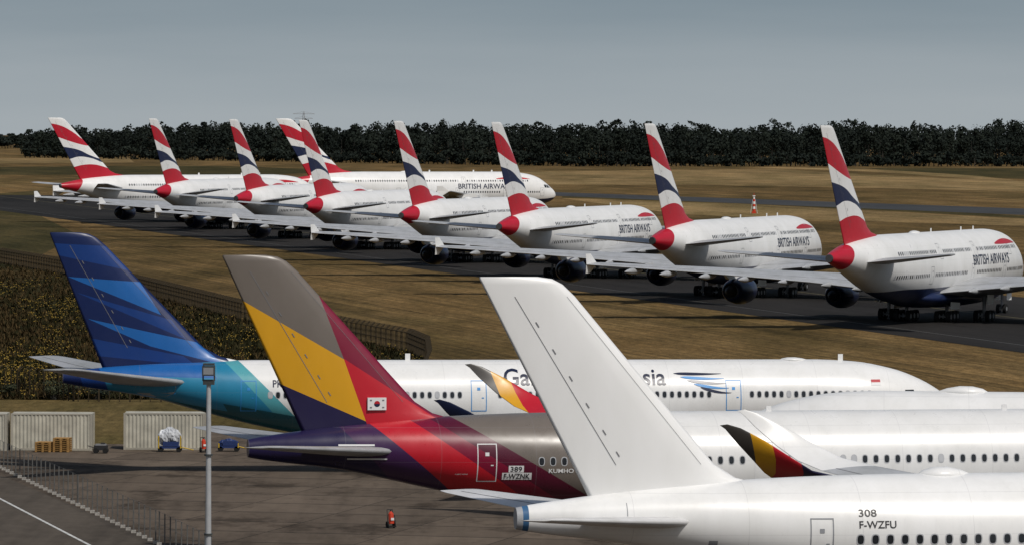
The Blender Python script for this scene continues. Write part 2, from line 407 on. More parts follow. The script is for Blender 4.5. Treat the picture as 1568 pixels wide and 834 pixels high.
fB=Fus(66.8,[(0,6.95),(.5,7.05),(3,7.4),(7,7.85),(11,8.15),(16,8.32),(20,8.36),(57,8.36),(60,8.15),(62,7.75),(64,6.95),(65.5,6.0),(66.4,5.25),(66.8,4.7)],
 [(0,5.95),(.5,5.85),(5,5.25),(10.6,4.05),(15,3.15),(19,2.6),(23,2.28),(58,2.26),(62,2.6),(65,3.3),(66.4,4.05),(66.8,4.6)],
 [(0,.42),(.5,.5),(3,1.0),(6,1.5),(11,2.2),(16,2.7),(21,2.95),(25,2.98),(53,2.98),(57,2.9),(61,2.45),(64,1.7),(65.5,1.1),(66.4,.5),(66.8,.03)])
def twin(F_,prefix,mats,fin_p,stab_p,dx,winz,doors,wranges,pitch,extra,engx,L,door_m=3,winglet=None,finmat=None,wingz=3.3,tdx=0,tdz=0,tailm=None,ww=.27,cz=5.35):
    parts=[]
    mb=MB(); F_.build(mb,0)
    fb=Fus(26,[(0,3.2),(4,4.0),(13,4.3),(22,4.0),(26,3.2)],[(0,3.0),(4,1.9),(13,1.65),(22,1.9),(26,3.0)],[(0,.5),(4,2.9),(13,3.5),(22,2.9),(26,.5)])
    m2=MB(); fb.build(m2,0,32); mb.add([(x+25+dx,y,z) for x,y,z in m2.v],m2.f,0,True)
    F_.windows(mb,wranges,winz,pitch,ww,.42,1,2)
    for sd in(-1,1):
        for x in doors: F_.door(mb,x,winz-1.15,1.1,2.15,door_m,sd)
        for i,x in enumerate((L-2.1,L-2.9,L-3.7)): F_.patch(mb,x-.34,x+.34,cz+.1*i,cz+.6+.13*i,1,.012,sd,2,3,skew=-.3)
    extra(mb)
    parts.append(('fuselage',mb.mesh(prefix+'_fuselage',mats)))
    mb=MB(); fin(mb,*fin_p[:6],0,1,.10,zb=fin_p[6],dorsal=fin_p[7]); 
    if finmat[1]: finmat[1](mb)
    parts.append(('tail_fin',mb.mesh(prefix+'_fin',[finmat[0],m_line,m_wmark,m_red,m_navy])))
    mb=MB(); stab(mb,*stab_p,0,1); parts.append(('tailplane',mb.mesh(prefix+'_tailplane',[tailm or m_white2,m_line])))
    mb=MB(); wing_twin(mb,dx,2.9,wingz,0,2,1,tdx,tdz); parts.append(('wings',mb.mesh(prefix+'_wings',[m_wing,m_line,winglet])))
    mb=MB()
    for sd in(1,-1): nacelle(mb,engx,sd*10.2,2.55,5.4,1.75,0,1,2); pylon(mb,engx-.5,sd*10.2,4.0,4.6,6.2,0)
    parts.append(('engines',mb.mesh(prefix+'_engines',[m_white,m_lip,m_dark])))
    mb=MB(); gear_twin(mb,33.2+dx,L-5.5,4.0); parts.append(('landing_gear',mb.mesh(prefix+'_gear',[m_tyre,m_strut,m_white])))
    return parts
m_white2=livery('tailplane_paint',(.60,.60,.61,1),[],.38,frames=False,dirt=.2)
m_grey2=livery('tailplane_shade_grey',(.34,.35,.37,1),[],.4,frames=False,dirt=.3)  # shade of the tailplane underside painted as darker grey; root plate shares it
mW=livery('primer_white',(.77,.77,.765,1),[((.04,.12,.25,1),[('L',(.55,0),(.55,10))]),((.35,.36,.38,1),[('L',(.28,0),(.28,10))])],.3)
mWf=livery('primer_white_fin',(.77,.77,.765,1),[],.34,frames=False,dirt=.06)
def exW(mb):
    text_on(fB,mb,'308',15.75,6.55,.85,.34,4,.02); text_on(fB,mb,'F-WZFU',15.75,6.02,1.75,.34,4,.02)
    dome(mb,19.3,8.3,2.6,0); fB.patch(mb,5.0,5.04,6.6,7.2,3,.014,-1,1,4)
    for x,z in((8.8,5.2),(12.0,5.0)): fB.patch(mb,x,x+.4,z,z+.25,3,.014)
stB=(8.7,3.0,.75,-1.7,.9,9.4,6.25,7.1)
pW=twin(fB,'white_twin',[mW,m_glass,m_frame,m_seal,m_black],(10.2,3.2,2.0,-1.8,7.9,17.6,6.9,1.6),stB,0,5.5,[14.0,29.5,46,60.5],
   [(15.8,28.3),(30.8,44.7),(47.2,59.2)],.70,exW,41.5,66.8,winglet=m_white,finmat=(mWf,None),ww=.3)
TAUPE=(.150,.128,.110,1); YEL=(.62,.31,.012,1); NV=(.014,.010,.050,1); CR=(.18,.005,.028,1); RD=(.46,.010,.022,1); PU=(.042,.012,.062,1)
A_=lambda px,y:((px-378)/26.4,25-(y-176)/27.5)
Af=lambda px,y:((px-398)/26.4,25-(y-176)/27.5)
mS_f=livery('sash_livery',NV,[
  (PU,[('L',Af(520,640),Af(640,770))]),
  (RD,[('L',Af(568,640),Af(700,755))]),
  (CR,[('L',Af(628,636),Af(800,760))]),
  ((.08,.006,.022,1),[('L',Af(655,633),Af(860,770))]),
  (TAUPE,[('L',Af(690,633),Af(890,755))]),
  ((.70,.70,.695,1),[('L',Af(905,600),Af(985,760))])],.28)
mS_fin=livery('sash_fin',TAUPE,[
  (YEL,[('L',A_(520,550),A_(370,460))]),
  (NV,[('L',A_(552,645),A_(405,578))]),
  (CR,[('L',A_(487,462),A_(520,550)),('L',A_(520,550),A_(700,672))]),
  (RD,[('L',A_(519,547),A_(554,648)),('L',A_(660,642),A_(520,549))]),
  ],.33,frames=False)
mS_wl=livery('sash_winglet',NV,[(RD,[('L',(24.2,6),(22.2,10))]),(YEL,[('L',(22.6,6),(21.2,10))]),((.05,.045,.04,1),[('L',(21.2,7),(20.2,10))])],.35,frames=False)
def exS(mb):
    fB.patch(mb,14.0,15.65,4.72,5.12,5,.016); fB.patch(mb,14.35,15.2,5.14,5.52,5,.016,)
    text_on(fB,mb,'F-WZNK',14.1,4.77,1.45,.3,4,.03); text_on(fB,mb,'389',14.45,5.19,.65,.28,4,.03)
    text_on(fB,mb,'KUMHO ASIANA',16.6,5.1,2.9,.24,5,.03)
    text_on(fB,mb,'KUMHO ASIANA',11.4,5.0,.7,.07,5,.03)
    for x in(18,30,44): mb.box((x,0,8.45),(.3,.05,.35),5)
    fB.patch(mb,4.9,6.9,6.62,6.72,5,.03,-1,3,1); fB.patch(mb,5.4,7.6,5.85,5.93,5,.03,-1,3,1)
def finS(mb):
    x0,z0=A_(555,628);x1,z1=A_(583,609)
    yy=-.50
    mb.box(((x0+x1)/2,yy/2,(z0+z1)/2),(x1-x0,-yy,z1-z0),2)
    cx,cz=(x0+x1)/2,(z0+z1)/2
    for k,mi in((0,3),(1,4)):
        v=[(cx+.17*math.cos(a),yy-.01,cz+.17*math.sin(a)) for a in [math.pi*(k+i/10) for i in range(11)]]
        mb.add(v,[tuple(range(11))],mi)
    for sx in(-1,1):
        for sz in(-1,1): mb.box((cx+sx*.35,yy-.005,cz+sz*.2),(.12,.01,.08),1)
pS=twin(fB,'sash_twin',[mS_f,m_glass,m_frame,m_wmark,m_black,m_wmark],(10.3,2.75,1.95,-1.5,8.0,17.2,6.9,1.4),stB,0,5.75,[13.15,29.0,46,60.5],
   [(16.2,28.0),(30.4,44.7),(47.2,59.2)],.64,exS,41.5,66.8,winglet=mS_wl,finmat=(mS_fin,finS),tailm=m_grey2)
fC=Fus(63.7,[(0,7.05),(3,7.4),(8,7.75),(14,7.88),(53,7.88),(56,7.75),(59,7.2),(61,6.45),(62.3,5.7),(63.3,4.95),(63.7,4.4)],
 [(0,6.3),(1,6.1),(6,5.3),(10,4.2),(14,3.2),(18,2.5),(22,2.25),(54,2.25),(58,2.4),(61,2.95),(63,3.65),(63.7,4.3)],
 [(0,.33),(3,.9),(8,1.7),(14,2.4),(18,2.7),(22,2.82),(55,2.82),(59,2.35),(61.5,1.6),(63,.8),(63.7,.03)])
g_=lambda px,y:((px-97)/21.8,25-(y-175)/22)
B1=(.003,.013,.075,1);B2=(.004,.034,.17,1);B3=(.009,.105,.35,1);T1=(.018,.20,.35,1);T2=(.08,.33,.38,1);T3=(.005,.09,.12,1)
mG_f=livery('wave_livery',WHITE,[
  (T2,[('L',g_(480,670),g_(352,540))]),
  (T1,[('L',g_(450,670),g_(330,540))]),
  (T3,[('L',g_(480,670),g_(352,540)),('L',g_(470,640),g_(200,592))]),
  (B3,[('L',g_(340,590),g_(290,535)),('L',g_(90,572),g_(340,578))]),
  (T1,[('L',g_(340,620),g_(290,535)),('L',g_(340,603),g_(100,570)),('L',g_(130,590),g_(340,628))]),
  (B2,[('L',g_(175,620),g_(140,535)),]),
  (B1,[('L',g_(135,620),g_(112,535)),]),
  ],.28)
mG_fin=livery('wave_fin',B1,[
  (B2,poly([g_(60,385),g_(60,372),g_(175,378),g_(200,415)])),
  (B3,poly([g_(105,424),g_(214,432),g_(246,482)])),
  (B2,poly([g_(118,448),g_(262,490),g_(285,520)])),
  (B3,poly([g_(135,488),g_(300,524),g_(345,560),g_(230,530)])),
  (B2,poly([g_(140,518),g_(280,545),g_(300,560),g_(150,545)])),
  (WHITE,[('L',g_(322,522),g_(358,562))]),
  ],.33,frames=False)
m_bl=pmat('blue_outline',(.03,.25,.6),.4)
def exG(mb):
    x=lambda px:(px-97)/21.75
    text_on(fC,mb,'Garuda Indonesia',x(765),6.2,11.5,1.15,4)
    for i in range(5):
        v=[];f=[];n=10
        for k in range(n+1):
            t=k/n; xx=x(1028+i*10)+ (3.4-.3*i)*t; zc=7.0-.24*i -.35*math.sin(t*1.6)*(.4+.25*i)+.12*t; hh=.085*math.sin(math.pi*t**.6)+.01
            v+=[fC.pt(xx,zc-hh,-1,.03),fC.pt(xx,zc+hh,-1,.03)]
        for k in range(n): f.append((2*k,2*k+2,2*k+3,2*k+1))
        mb.add(v,f,6 if i%2 else 4,True)
    fC.patch(mb,x(1336),x(1351),6.35,6.55,5,.02); fC.patch(mb,x(1336),x(1351),6.15,6.35,7,.02)
    text_on(fC,mb,'PK-GHG',x(412),6.1,2.2,.5,4,.03)
    fC.oval(mb,6.4,6.05,3.0,1.5,3,.02); fC.oval(mb,6.4,6.05,2.8,1.35,8,.03)
    dome(mb,50.8,7.85,2.0,0,.4); mb.box((55.2,0,8.0),(.35,.05,.5),0); mb.box((24.2,0,8.05),(.35,.05,.55),0)
pG=twin(fC,'wave_twin',[mG_f,m_glass,m_frame,m_bl,m_navy,m_red,m_bl,m_wmark,m_grey2],(10.7,2.6,2.1,-.95,7.75,16.75,6.9,2.0),(9.2,3.4,.7,-1.9,.9,9.7,6.3,7.7),-1.5,5.55,[12.8,28.9,47.0],
   [(14.3,27.6),(30.4,45.7),(48.3,57.3)],.53,exG,39.5,63.7,winglet=m_navy,finmat=(mG_fin,None),tdx=4.6,tdz=-2.7,tailm=m_grey2,cz=4.95)
place('wide_body_airliner',pG,P(96,22.0),math.radians(8))
place('wide_body_airliner',pS,P(380,27.5),math.radians(12))
place('wide_body_airliner',pW,P(791,33.2),math.radians(12))
def ex4(mb): dome(mb,46.5,7.85,3.2,0)
p4=twin(fC,'plain_twin',[m_white,m_glass,m_frame,m_seal,m_black],(10.7,2.6,2.1,-.95,7.75,16.75,6.9,2.0),(9.2,3.4,.7,-1.9,.9,9.7,6.3,7.7),-1.5,5.55,[13.1,29.3,47.5,59.3],
   [(14.6,28),(30.8,46.2),(48.8,57.8)],.53,ex4,39.5,63.7,winglet=m_white,finmat=(m_white,None),tdz=-2)
nx,ny=P(1095,24.3); rz=math.radians(176)
place('wide_body_airliner',p4,(nx-63.7*math.cos(rz),ny-63.7*math.sin(rz)),rz)
# ------------------------------------------------------------ ground
def sheet(name,pts,z,mat):
    me=bpy.data.meshes.new(name); me.from_pydata([(x,y,z) for x,y in pts],[],[tuple(range(len(pts)))]); me.materials.append(mat); me.update()
    if me.polygons[0].normal.z<0: me.flip_normals()
    return link(name,me)
def grass_mat(name,ca,cb,cc,stripe=.5,rot=0.0,fs=1.0):
    t=NT(name)
    big=t.noise(.008,4,.6,(1,.25,1)); med=t.noise(.07,6,.7,(1,.3,1)); fine=t.noise(1.1,6,.75,(1,.22,1)); vf=t.noise(5,3,.7,(1,.3,1))
    st=t.noise(.9*fs,4,.7,(1,.006,1),rot); st2=t.noise(.16*fs,3,.6,(1,.012,1),rot)
    col=t.ramp(t.math('ADD',t.math('MULTIPLY',big,.5),t.math('MULTIPLY',med,.5)),[(.38,ca),(.5,cb),(.62,cc)])
    k=t.math('ADD',t.math('MULTIPLY',fine,.6),t.math('MULTIPLY',vf,.4))
    col=t.mix(1.0,col,t.ramp(k,[(.34,(.42,.41,.39)),(.64,(1.4,1.36,1.28))]),'MULTIPLY')
    col=t.mix(stripe,col,t.ramp(t.math('ADD',t.math('MULTIPLY',st,.6),t.math('MULTIPLY',st2,.4)),[(.40,(.5,.52,.5)),(.60,(1.35,1.3,1.2))]),'MULTIPLY')
    pat=t.noise(.025,5,.7,(1,.2,1))
    col=t.mix(.6,col,t.ramp(pat,[(.40,(.50,.56,.48)),(.52,(1,1,1)),(.66,(1.2,1.12,1.05))]),'MULTIPLY')
    t.l(col,t.b.inputs['Base Color']); t.b.inputs['Roughness'].default_value=1; t.b.inputs['Specular IOR Level'].default_value=.03
    return t.m
tw=math.atan2(48,203)
m_grass=grass_mat('dry_grass',(.068,.050,.023),(.132,.090,.042),(.19,.133,.065),.85,-tw)
gm=bpy.data.meshes.new('ground'); gm.from_pydata([(-3000,-200,0),(3000,-200,0),(5000,4600,0),(-5000,4600,0),(16000,42000,-150),(-16000,42000,-150)],[],[(0,1,2,3),(3,2,4,5)]); gm.materials.append(m_grass); gm.update(); link('ground',gm)
def asphalt(name,col,var=.25,joint=None,slab=7.5,rot=0,spec=.08):
    t=NT(name)
    a=t.noise(.05,6,.6,(1,.3,1),rot); b=t.noise(.8,5,.7,(1,.5,1)); st=t.noise(.6,4,.6,(1,.03,1),rot)
    k=t.math('ADD',t.math('MULTIPLY',a,.5),t.math('ADD',t.math('MULTIPLY',b,.25),t.math('MULTIPLY',st,.25)))
    c_=t.ramp(k,[(.38,tuple(x*(1-var*1.6) for x in col)),(.5,col),(.62,tuple(x*(1+var) for x in col))])
    if joint:
        mp=t.n('ShaderNodeMapping'); mp.inputs['Rotation'].default_value=(0,0,joint); t.l(t.tc.outputs['Object'],mp.inputs[0])
        sp=t.n('ShaderNodeSeparateXYZ'); t.l(mp.outputs[0],sp.inputs[0])
        jx=t.math('LESS_THAN',t.math('FRACT',t.math('DIVIDE',sp.outputs[0],slab)),.014)
        jy=t.math('LESS_THAN',t.math('FRACT',t.math('DIVIDE',sp.outputs[1],slab)),.05)
        w=t.n('ShaderNodeTexWhiteNoise',noise_dimensions='2D')
        cb=t.n('ShaderNodeCombineXYZ'); t.l(t.math('FLOOR',t.math('DIVIDE',sp.outputs[0],slab)),cb.inputs[0]); t.l(t.math('FLOOR',t.math('DIVIDE',sp.outputs[1],slab)),cb.inputs[1])
        t.l(cb.outputs[0],w.inputs['Vector'])
        c_=t.mix(1.0,c_,t.ramp(w.outputs['Value'],[(0,(.86,.86,.86)),(1,(1.1,1.1,1.1))]),'MULTIPLY')
        c_=t.mix(t.math('MULTIPLY',t.math('MAXIMUM',jx,jy),.65),c_,(.015,.014,.013,1))
        oil=t.noise(.16,5,.75,(1,.5,1))
        c_=t.mix(1.0,c_,t.ramp(oil,[(.36,(.5,.49,.48)),(.48,(1,1,1))]),'MULTIPLY')
    t.l(c_,t.b.inputs['Base Color']); t.b.inputs['Roughness'].default_value=.95; t.b.inputs['Specular IOR Level'].default_value=spec
    return t.m
m_tax=asphalt('taxiway_asphalt',(.021,.0195,.0185),.3,rot=-tw)
def tx(Y,off): return (6.3-(Y-763)*.2375+off,Y)
sheet('taxiway',[tx(300,0),tx(300,58),tx(1600,58),tx(1600,0)],.02,m_tax)
m_line_y=pmat('taxiway_line_paint',(.10,.085,.035),.8,var=.5,scale=.3)
sheet('taxiway_centre_line',[tx(300,31.8),tx(300,32.2),tx(1600,32.2),tx(1600,31.8)],.035,m_line_y)
m_edge=pmat('runway_edge_paint',(.07,.07,.065),.8,var=.5,scale=.3)
sheet('taxiway_edge_line',[tx(300,6),tx(300,6.3),tx(1600,6.3),tx(1600,6)],.035,m_edge)
m_apron=asphalt('apron_concrete',(.103,.081,.062),.28,joint=math.radians(14))
sheet('apron',[(-60,150),(300,150),(300,412),(-24,412),(-24,396),(-60,396)],.02,m_apron)
m_road=asphalt('service_road_asphalt',(.088,.074,.060),.25)
sheet('service_road',[(-90,200),(-17,255),(-20.8+1.0,302),(-36.3-.6,367),(-44,392),(-90,392)],.03,m_road)
l1=G(0,764);l2=G(135,834)
dx,dy=(l2[0]-l1[0])/math.dist(l1,l2),(l2[1]-l1[1])/math.dist(l1,l2)
p=lambda t,o:(l1[0]+dx*t-dy*o,l1[1]+dy*t+dx*o)
sheet('road_marking',[p(-15,-.1),p(120,-.1),p(120,.1),p(-15,.1)],.04,pmat('road_paint',(.55,.55,.53),.7,var=.4))
m_fr=asphalt('far_runway_asphalt',(.035,.036,.038),.2,spec=.3)
sheet('far_runway',[G(845,294.5),G(1750,326),G(1750,337),G(845,300)],.03,m_fr)
m_gold=grass_mat('straw_grass',(.14,.10,.05),(.22,.158,.08),(.30,.22,.115),.5,-tw,.5)
m_olive=grass_mat('olive_grass',(.035,.034,.016),(.058,.050,.023),(.10,.078,.036),.5,-tw)
def gp(name,pts,z,m): sheet(name,[G(*q) for q in pts],z,m)
gp('straw_field',[(760,264),(1180,259),(1330,268),(1560,278),(1750,285),(1750,296),(1100,284),(760,282)],.015,m_gold)
gp('straw_field',[(860,304),(1130,312),(1750,345),(1750,352),(1200,335),(1040,328)],.015,m_gold)
gp('straw_field',[(-50,243),(195,241),(205,249),(-50,251)],.015,m_gold)
gp('straw_field',[(1150,256.5),(1190,256),(1300,258.5),(1400,263),(1500,270),(1560,277),(1500,275),(1380,266),(1290,261),(1190,258.5)],.02,m_gold)
gp('green_field',[(1330,258),(1750,258),(1750,281),(1400,268)],.012,m_olive)
gp('green_field',[(-60,300),(60,292),(60,330),(120,360),(60,392),(-60,392)],.012,m_olive)
gp('green_field',[(-60,256),(330,254),(560,262),(400,268),(-60,268)],.012,m_olive)
gp('green_field',[(860,301),(1100,308),(1500,327),(1750,340),(1750,344),(1130,311),(860,303)],.012,m_olive)
gp('verge_grass',[(-200,612),(700,612),(700,655),(300,690),(-200,690)],.012,grass_mat('verge',(.08,.066,.026),(.12,.09,.04),(.16,.118,.055),.2))
# ------------------------------------------------------------ weed field
fieldpx=[(-200,392),(0,402),(100,420),(240,456),(370,490),(520,518),(640,543),(655,560),(640,612),(-200,612)]
fpoly=[G(*q) for q in fieldpx]
t=NT('weed_soil'); k=t.noise(.5,6,.7,(1,.35,1)); b=t.noise(.03,4,.6)
col=t.ramp(k,[(.35,(.013,.013,.006)),(.55,(.038,.030,.013)),(.7,(.066,.048,.020))])
t.l(t.mix(1.0,col,t.ramp(b,[(.35,(.6,.7,.6)),(.65,(1.3,1.15,1))]),'MULTIPLY'),t.b.inputs['Base Color']); t.b.inputs['Roughness'].default_value=1
t.b.inputs['Specular IOR Level'].default_value=.03
sheet('weed_field_ground',fpoly,.02,t.m)
def inpoly(x,y,pl):
    r=False;j=len(pl)-1
    for i in range(len(pl)):
        if (pl[i][1]>y)!=(pl[j][1]>y) and x<(pl[j][0]-pl[i][0])*(y-pl[i][1])/(pl[j][1]-pl[i][1])+pl[i][0]: r=not r
        j=i
    return r
wv=[];wf=[];wm=[]
cnt=0
while cnt<24000:
    px=random.uniform(-60,660); y=392+220*random.random()**.8
    x,Y=G(px,y)
    if not inpoly(x,Y,fpoly): continue
    cnt+=1
    hh=random.uniform(.3,.85)*(1.3 if random.random()<.1 else 1); w=random.uniform(.2,.5)
    dens=math.sin(x*.33+1.7*math.sin(Y*.021))+math.sin(Y*.043+x*.15)
    cm=0 if random.random()<.5+.25*dens else 1
    for q in range(4):
        a=random.random()*6.28; c_,s_=math.cos(a)*w,math.sin(a)*w; o=len(wv)
        wv+= [(x-s_*.25,Y+c_*.25,.02),(x+s_*.25,Y-c_*.25,.02),(x+c_+random.uniform(-.1,.1),Y+s_,hh*random.uniform(.6,1))]
        wf.append((o,o+1,o+2)); wm.append(cm)
    if random.random()<(.05+.09*dens)*(1.2 if px<170 else .4):
        for q in range(random.randint(1,4)):
            fx,fy,fz=x+random.uniform(-.3,.3),Y+random.uniform(-.3,.3),hh*random.uniform(.7,1.05); r=random.uniform(.04,.07); o=len(wv)
            wv+= [(fx-r,fy,fz),(fx,fy-r,fz-r*.5),(fx+r,fy,fz),(fx,fy+r,fz+r*.8)]; wf.append((o,o+1,o+2,o+3)); wm.append(2)
me=bpy.data.meshes.new('weeds'); me.from_pydata(wv,[],wf)
for m in (pmat('weed_leaf',(.026,.025,.011),.95,scale=.4,var=.5,spec=.05),pmat('weed_dry',(.066,.045,.020),.95,scale=.4,var=.5,spec=.05),pmat('weed_flower',(.24,.155,.014),.8)): me.materials.append(m)
me.polygons.foreach_set('material_index',wm); me.update(); link('flowering_weeds',me)
# ------------------------------------------------------------ fences
m_fence=pmat('fence_bronze',(.045,.034,.020),.7,spec=.1); m_galv=pmat('galvanised',(.10,.10,.095),.6,.2); m_conc=pmat('concrete_foot',(.35,.33,.30),.9)
def fence(name,pts,h,step,bar,mats,bend=0,rails=(.15,.9),post=3,wire=0.03,feet=False):
    mb=MB(); acc=0;k=0
    for i in range(len(pts)-1):
        a=Vector((*pts[i],0));b=Vector((*pts[i+1],0));L=(b-a).length;d=(b-a)/L;nn=Vector((-d.y,d.x,0))
        t_=0
        while t_<L:
            q=a+d*t_; r=bar*1.9 if k%post==0 else bar
            mb.box((q.x,q.y,h/2),(r,r,h),0,math.atan2(d.y,d.x))
            if bend: mb.tube((q.x,q.y,h),(q.x+nn.x*bend,q.y+nn.y*bend,h+bend*.8),r*.6,n=4)
            if feet and k%post==0: mb.box((q.x,q.y,.1),(.28,.28,.2),1)
            t_+=step;k+=1
        ang=math.atan2(d.y,d.x)
        for rr in rails: mb.box(((a.x+b.x)/2,(a.y+b.y)/2,h*rr),(L,wire,wire),0,ang)
    return link(name,mb.mesh(name,mats))
fence('perimeter_fence',[G(-60,398),G(0,403),G(100,421),G(240,457),G(370,491),G(520,519),G(625,540),G(652,552),G(655,575),G(640,612)],2.2,.62,.07,[m_fence],.45,(.1,.5,.97),4,.06)
fence('perimeter_fence',[G(-60,600),G(30,606),G(120,615),G(330,616)],2.3,.9,.07,[m_fence],.4,(.1,.5,.97),3,.04)
fence('wire_fence',[G(-60,692),G(0,717),G(120,775),G(245,836),G(330,880)],2.0,2.0,.035,[m_galv,m_conc],0,(.08,.35,.65,1),1,.012,True)
# ------------------------------------------------------------ lamp post
mb=MB(); x,Y=P(320,34.8)
mb.tube((0,0,0),(0,0,13.2),.17,.10,14,0); mb.box((0,0,.1),(.6,.6,.2),2); mb.box((0,0,13.25),(.5,.35,.22),1); mb.box((0,-.12,13.75),(.56,.42,.42),1); mb.box((0,-.335,13.75),(.44,.015,.3),3)
mb.tube((-.25,0,13.3),(-.25,0,13.98),.035,mi=1);mb.tube((.25,0,13.3),(.25,0,13.98),.035,mi=1); mb.box((0,.05,14.03),(.5,.3,.1),1)
for z in(3,6.5,10): mb.tube((0,0,z),(0,0,z+.08),.19,.19,14,1)
link('floodlight_pole',mb.mesh('floodlight_pole',[pmat('pole_paint',(.42,.43,.44),.4,.2),pmat('lamp_housing',(.04,.045,.045),.5),m_conc,m_lip]),None,(x,Y,0))
# ------------------------------------------------------------ containers
m_cont=pmat('container_beige',(.44,.42,.35),.6,var=.3,scale=.8); m_rust=pmat('container_rail',(.32,.30,.25),.6)
def container(x,Y,rz=0,L=6.06):
    mb=MB(); W=2.44;Hh=2.75;z0=.15;z1=Hh-.12
    def side(y,sg):
        pts=[];xx=-L/2+.15
        while xx<L/2-.15:
            for dx_,o in((0,0),(.07,0),(.14,.05),(.21,.05)):
                pts.append((xx+dx_,y-sg*o))
            xx+=.28
        v=[(a,b,z0) for a,b in pts]+[(a,b,z1) for a,b in pts]; n=len(pts)
        f=[(i,i+1,n+i+1,n+i) for i in range(n-1)]; mb.add(v,f,0)
    side(-W/2,-1);side(W/2,1)
    mb.box((0,0,Hh-.06),(L-.1,W-.04,.08),0); mb.box((0,0,.12),(L-.1,W-.1,.06),1)
    for sx in(-1,1):
        for sy in(-1,1): mb.box((sx*(L/2-.08),sy*(W/2-.08),Hh/2),(.17,.17,Hh),1)
        mb.box((sx*(L/2-.1),0,Hh/2),(.08,W-.2,Hh-.2),0)
    for sy in(-1,1):
        mb.box((0,sy*(W/2-.05),Hh-.05),(L-.34,.12,.12),1); mb.box((0,sy*(W/2-.05),.09),(L-.34,.12,.16),1)
    for y in(-.8,-.3,.3,.8): mb.tube((L/2+.02,y,.2),(L/2+.02,y,Hh-.1),.02,n=6,mi=1)
    link('shipping_container',mb.mesh('container',[m_cont,m_rust]),None,(x,Y,0.02),rz)
x,Y=G(79,690); container(x,Y+1.2,.0)
x,Y=G(-52,690); container(x,Y+1.2,.0)
x,Y=G(252,689); container(x,Y+1.2,.0)
m_wood=pmat('pallet_wood',(.36,.20,.06),.85,var=.4,scale=4)
def pallets(px,y,n):
    mb=MB()
    for k in range(n):
        z=k*.15
        for i in range(5): mb.box((-.5+.25*i,0,z+.13),(.2,1.2,.02),0)
        for yy in(-.55,0,.55): mb.box((0,yy,z+.105),(1.2,.1,.025),0)
        for xx in(-.52,0,.52):
            for yy in(-.55,0,.55): mb.box((xx,yy,z+.05),(.16,.12,.08),0)
    mb.box((0,.1,n*.075),(.95,.8,n*.14),0)
    x,Y=G(px,y); link('pallet_stack',mb.mesh('pallet',[m_wood]),None,(x,Y-.6,.025),random.uniform(-.2,.2))
pallets(70,691,5);pallets(97,691,7)
m_bluep=pmat('blue_paint',(.012,.03,.12),.5); m_tarp=pmat('white_tarp',(.55,.57,.60),.45,var=.5,scale=2.5); m_yel=pmat('yellow_paint',(.5,.33,.02),.5)
def wrapped(px,y,w,h,mt=0):
    mb=MB(); n=22
    for b in range(3):
        cx,cz=(b-1)*w*.22,h*(.62+.1*(b==1))
        rr=random.uniform(.26,.34)*w; v=[];f=[]
        for j in range(9):
            for i in range(n):
                th=math.pi*(j+.5)/9;ph=2*math.pi*i/n; q=1+random.uniform(-.16,.10)
                v.append((cx+rr*q*math.sin(th)*math.cos(ph),rr*q*math.sin(th)*math.sin(ph)*.9,cz+h*.34*q*math.cos(th)))
        for j in range(8):
            for i in range(n): f.append((j*n+i,j*n+(i+1)%n,(j+1)*n+(i+1)%n,(j+1)*n+i))
        f+= [tuple(range(n)),tuple(range(8*n,9*n))[::-1]]
        mb.add(v,f,1 if mt else 0)
    mb.box((0,0,.35),(w,1.0,.16),1); mb.box((.1,-.5,.62),(w*.7,.04,.35),1)
    for sx in(-1,1):
        for sy in(-1,1): mb.tube((sx*w*.4,sy*.5,.2),(sx*w*.4,sy*.38,.2),.2,n=12,mi=2)
        mb.tube((sx*w*.48,-.5,.3),(sx*w*.48,-.5,h*.7),.05,mi=3)
    mb.tube((w/2,0,.35),(w/2+.9,0,.15),.04,mi=3)
    x,Y=G(px,y); link('tarp_covered_dolly',mb.mesh('dolly',[m_tarp,m_bluep,m_tyre,m_yel]),None,(x,Y-.8,.02))
wrapped(262,691,1.7,1.75); wrapped(352,690,1.5,.9,1)
mb=MB(); mb.box((0,0,.4),(1.0,.7,.35),0); mb.box((0,0,.62),(.8,.55,.12),1); mb.box((.15,0,.72),(.3,.2,.1),0)
for sx in(-.35,.35): mb.tube((sx,-.42,.2),(sx,.42,.2),.2,n=14,mi=2)
mb.tube((-.5,0,.4),(-1.0,0,.55),.03,mi=0)
x,Y=G(155,694); link('ground_power_cart',mb.mesh('cart',[m_dark,m_strut,m_tyre]),None,(x,Y,.025))
m_orange=pmat('extinguisher_red',(.50,.04,.012),.4)
def ext(px,y):
    mb=MB(); mb.tube((0,0,.25),(0,.1,.85),.17,.17,14,0); mb.tube((0,.1,.85),(0,.12,1.0),.17,.05,14,0); mb.tube((0,.12,1.0),(0,.13,1.1),.05,.05,8,1)
    for sx in(-.22,.22): mb.tube((sx-.04,.12,.2),(sx+.04,.12,.2),.2,n=14,mi=2); mb.tube((sx*.8,.15,.2),(sx*.8,.3,1.1),.02,mi=1)
    mb.tube((-.18,.3,1.1),(.18,.3,1.1),.025,mi=1); mb.tube((.17,-.05,.8),(.2,-.12,.35),.03,mi=1); mb.box((0,-.18,.55),(.2,.02,.15),3); mb.box((0,0,.1),(.5,.4,.06),2)
    x,Y=G(px,y); link('wheeled_fire_extinguisher',mb.mesh('ext',[m_orange,m_dark,m_tyre,m_wmark]),None,(x,Y,.025),.4)
ext(601,809);ext(313,693)
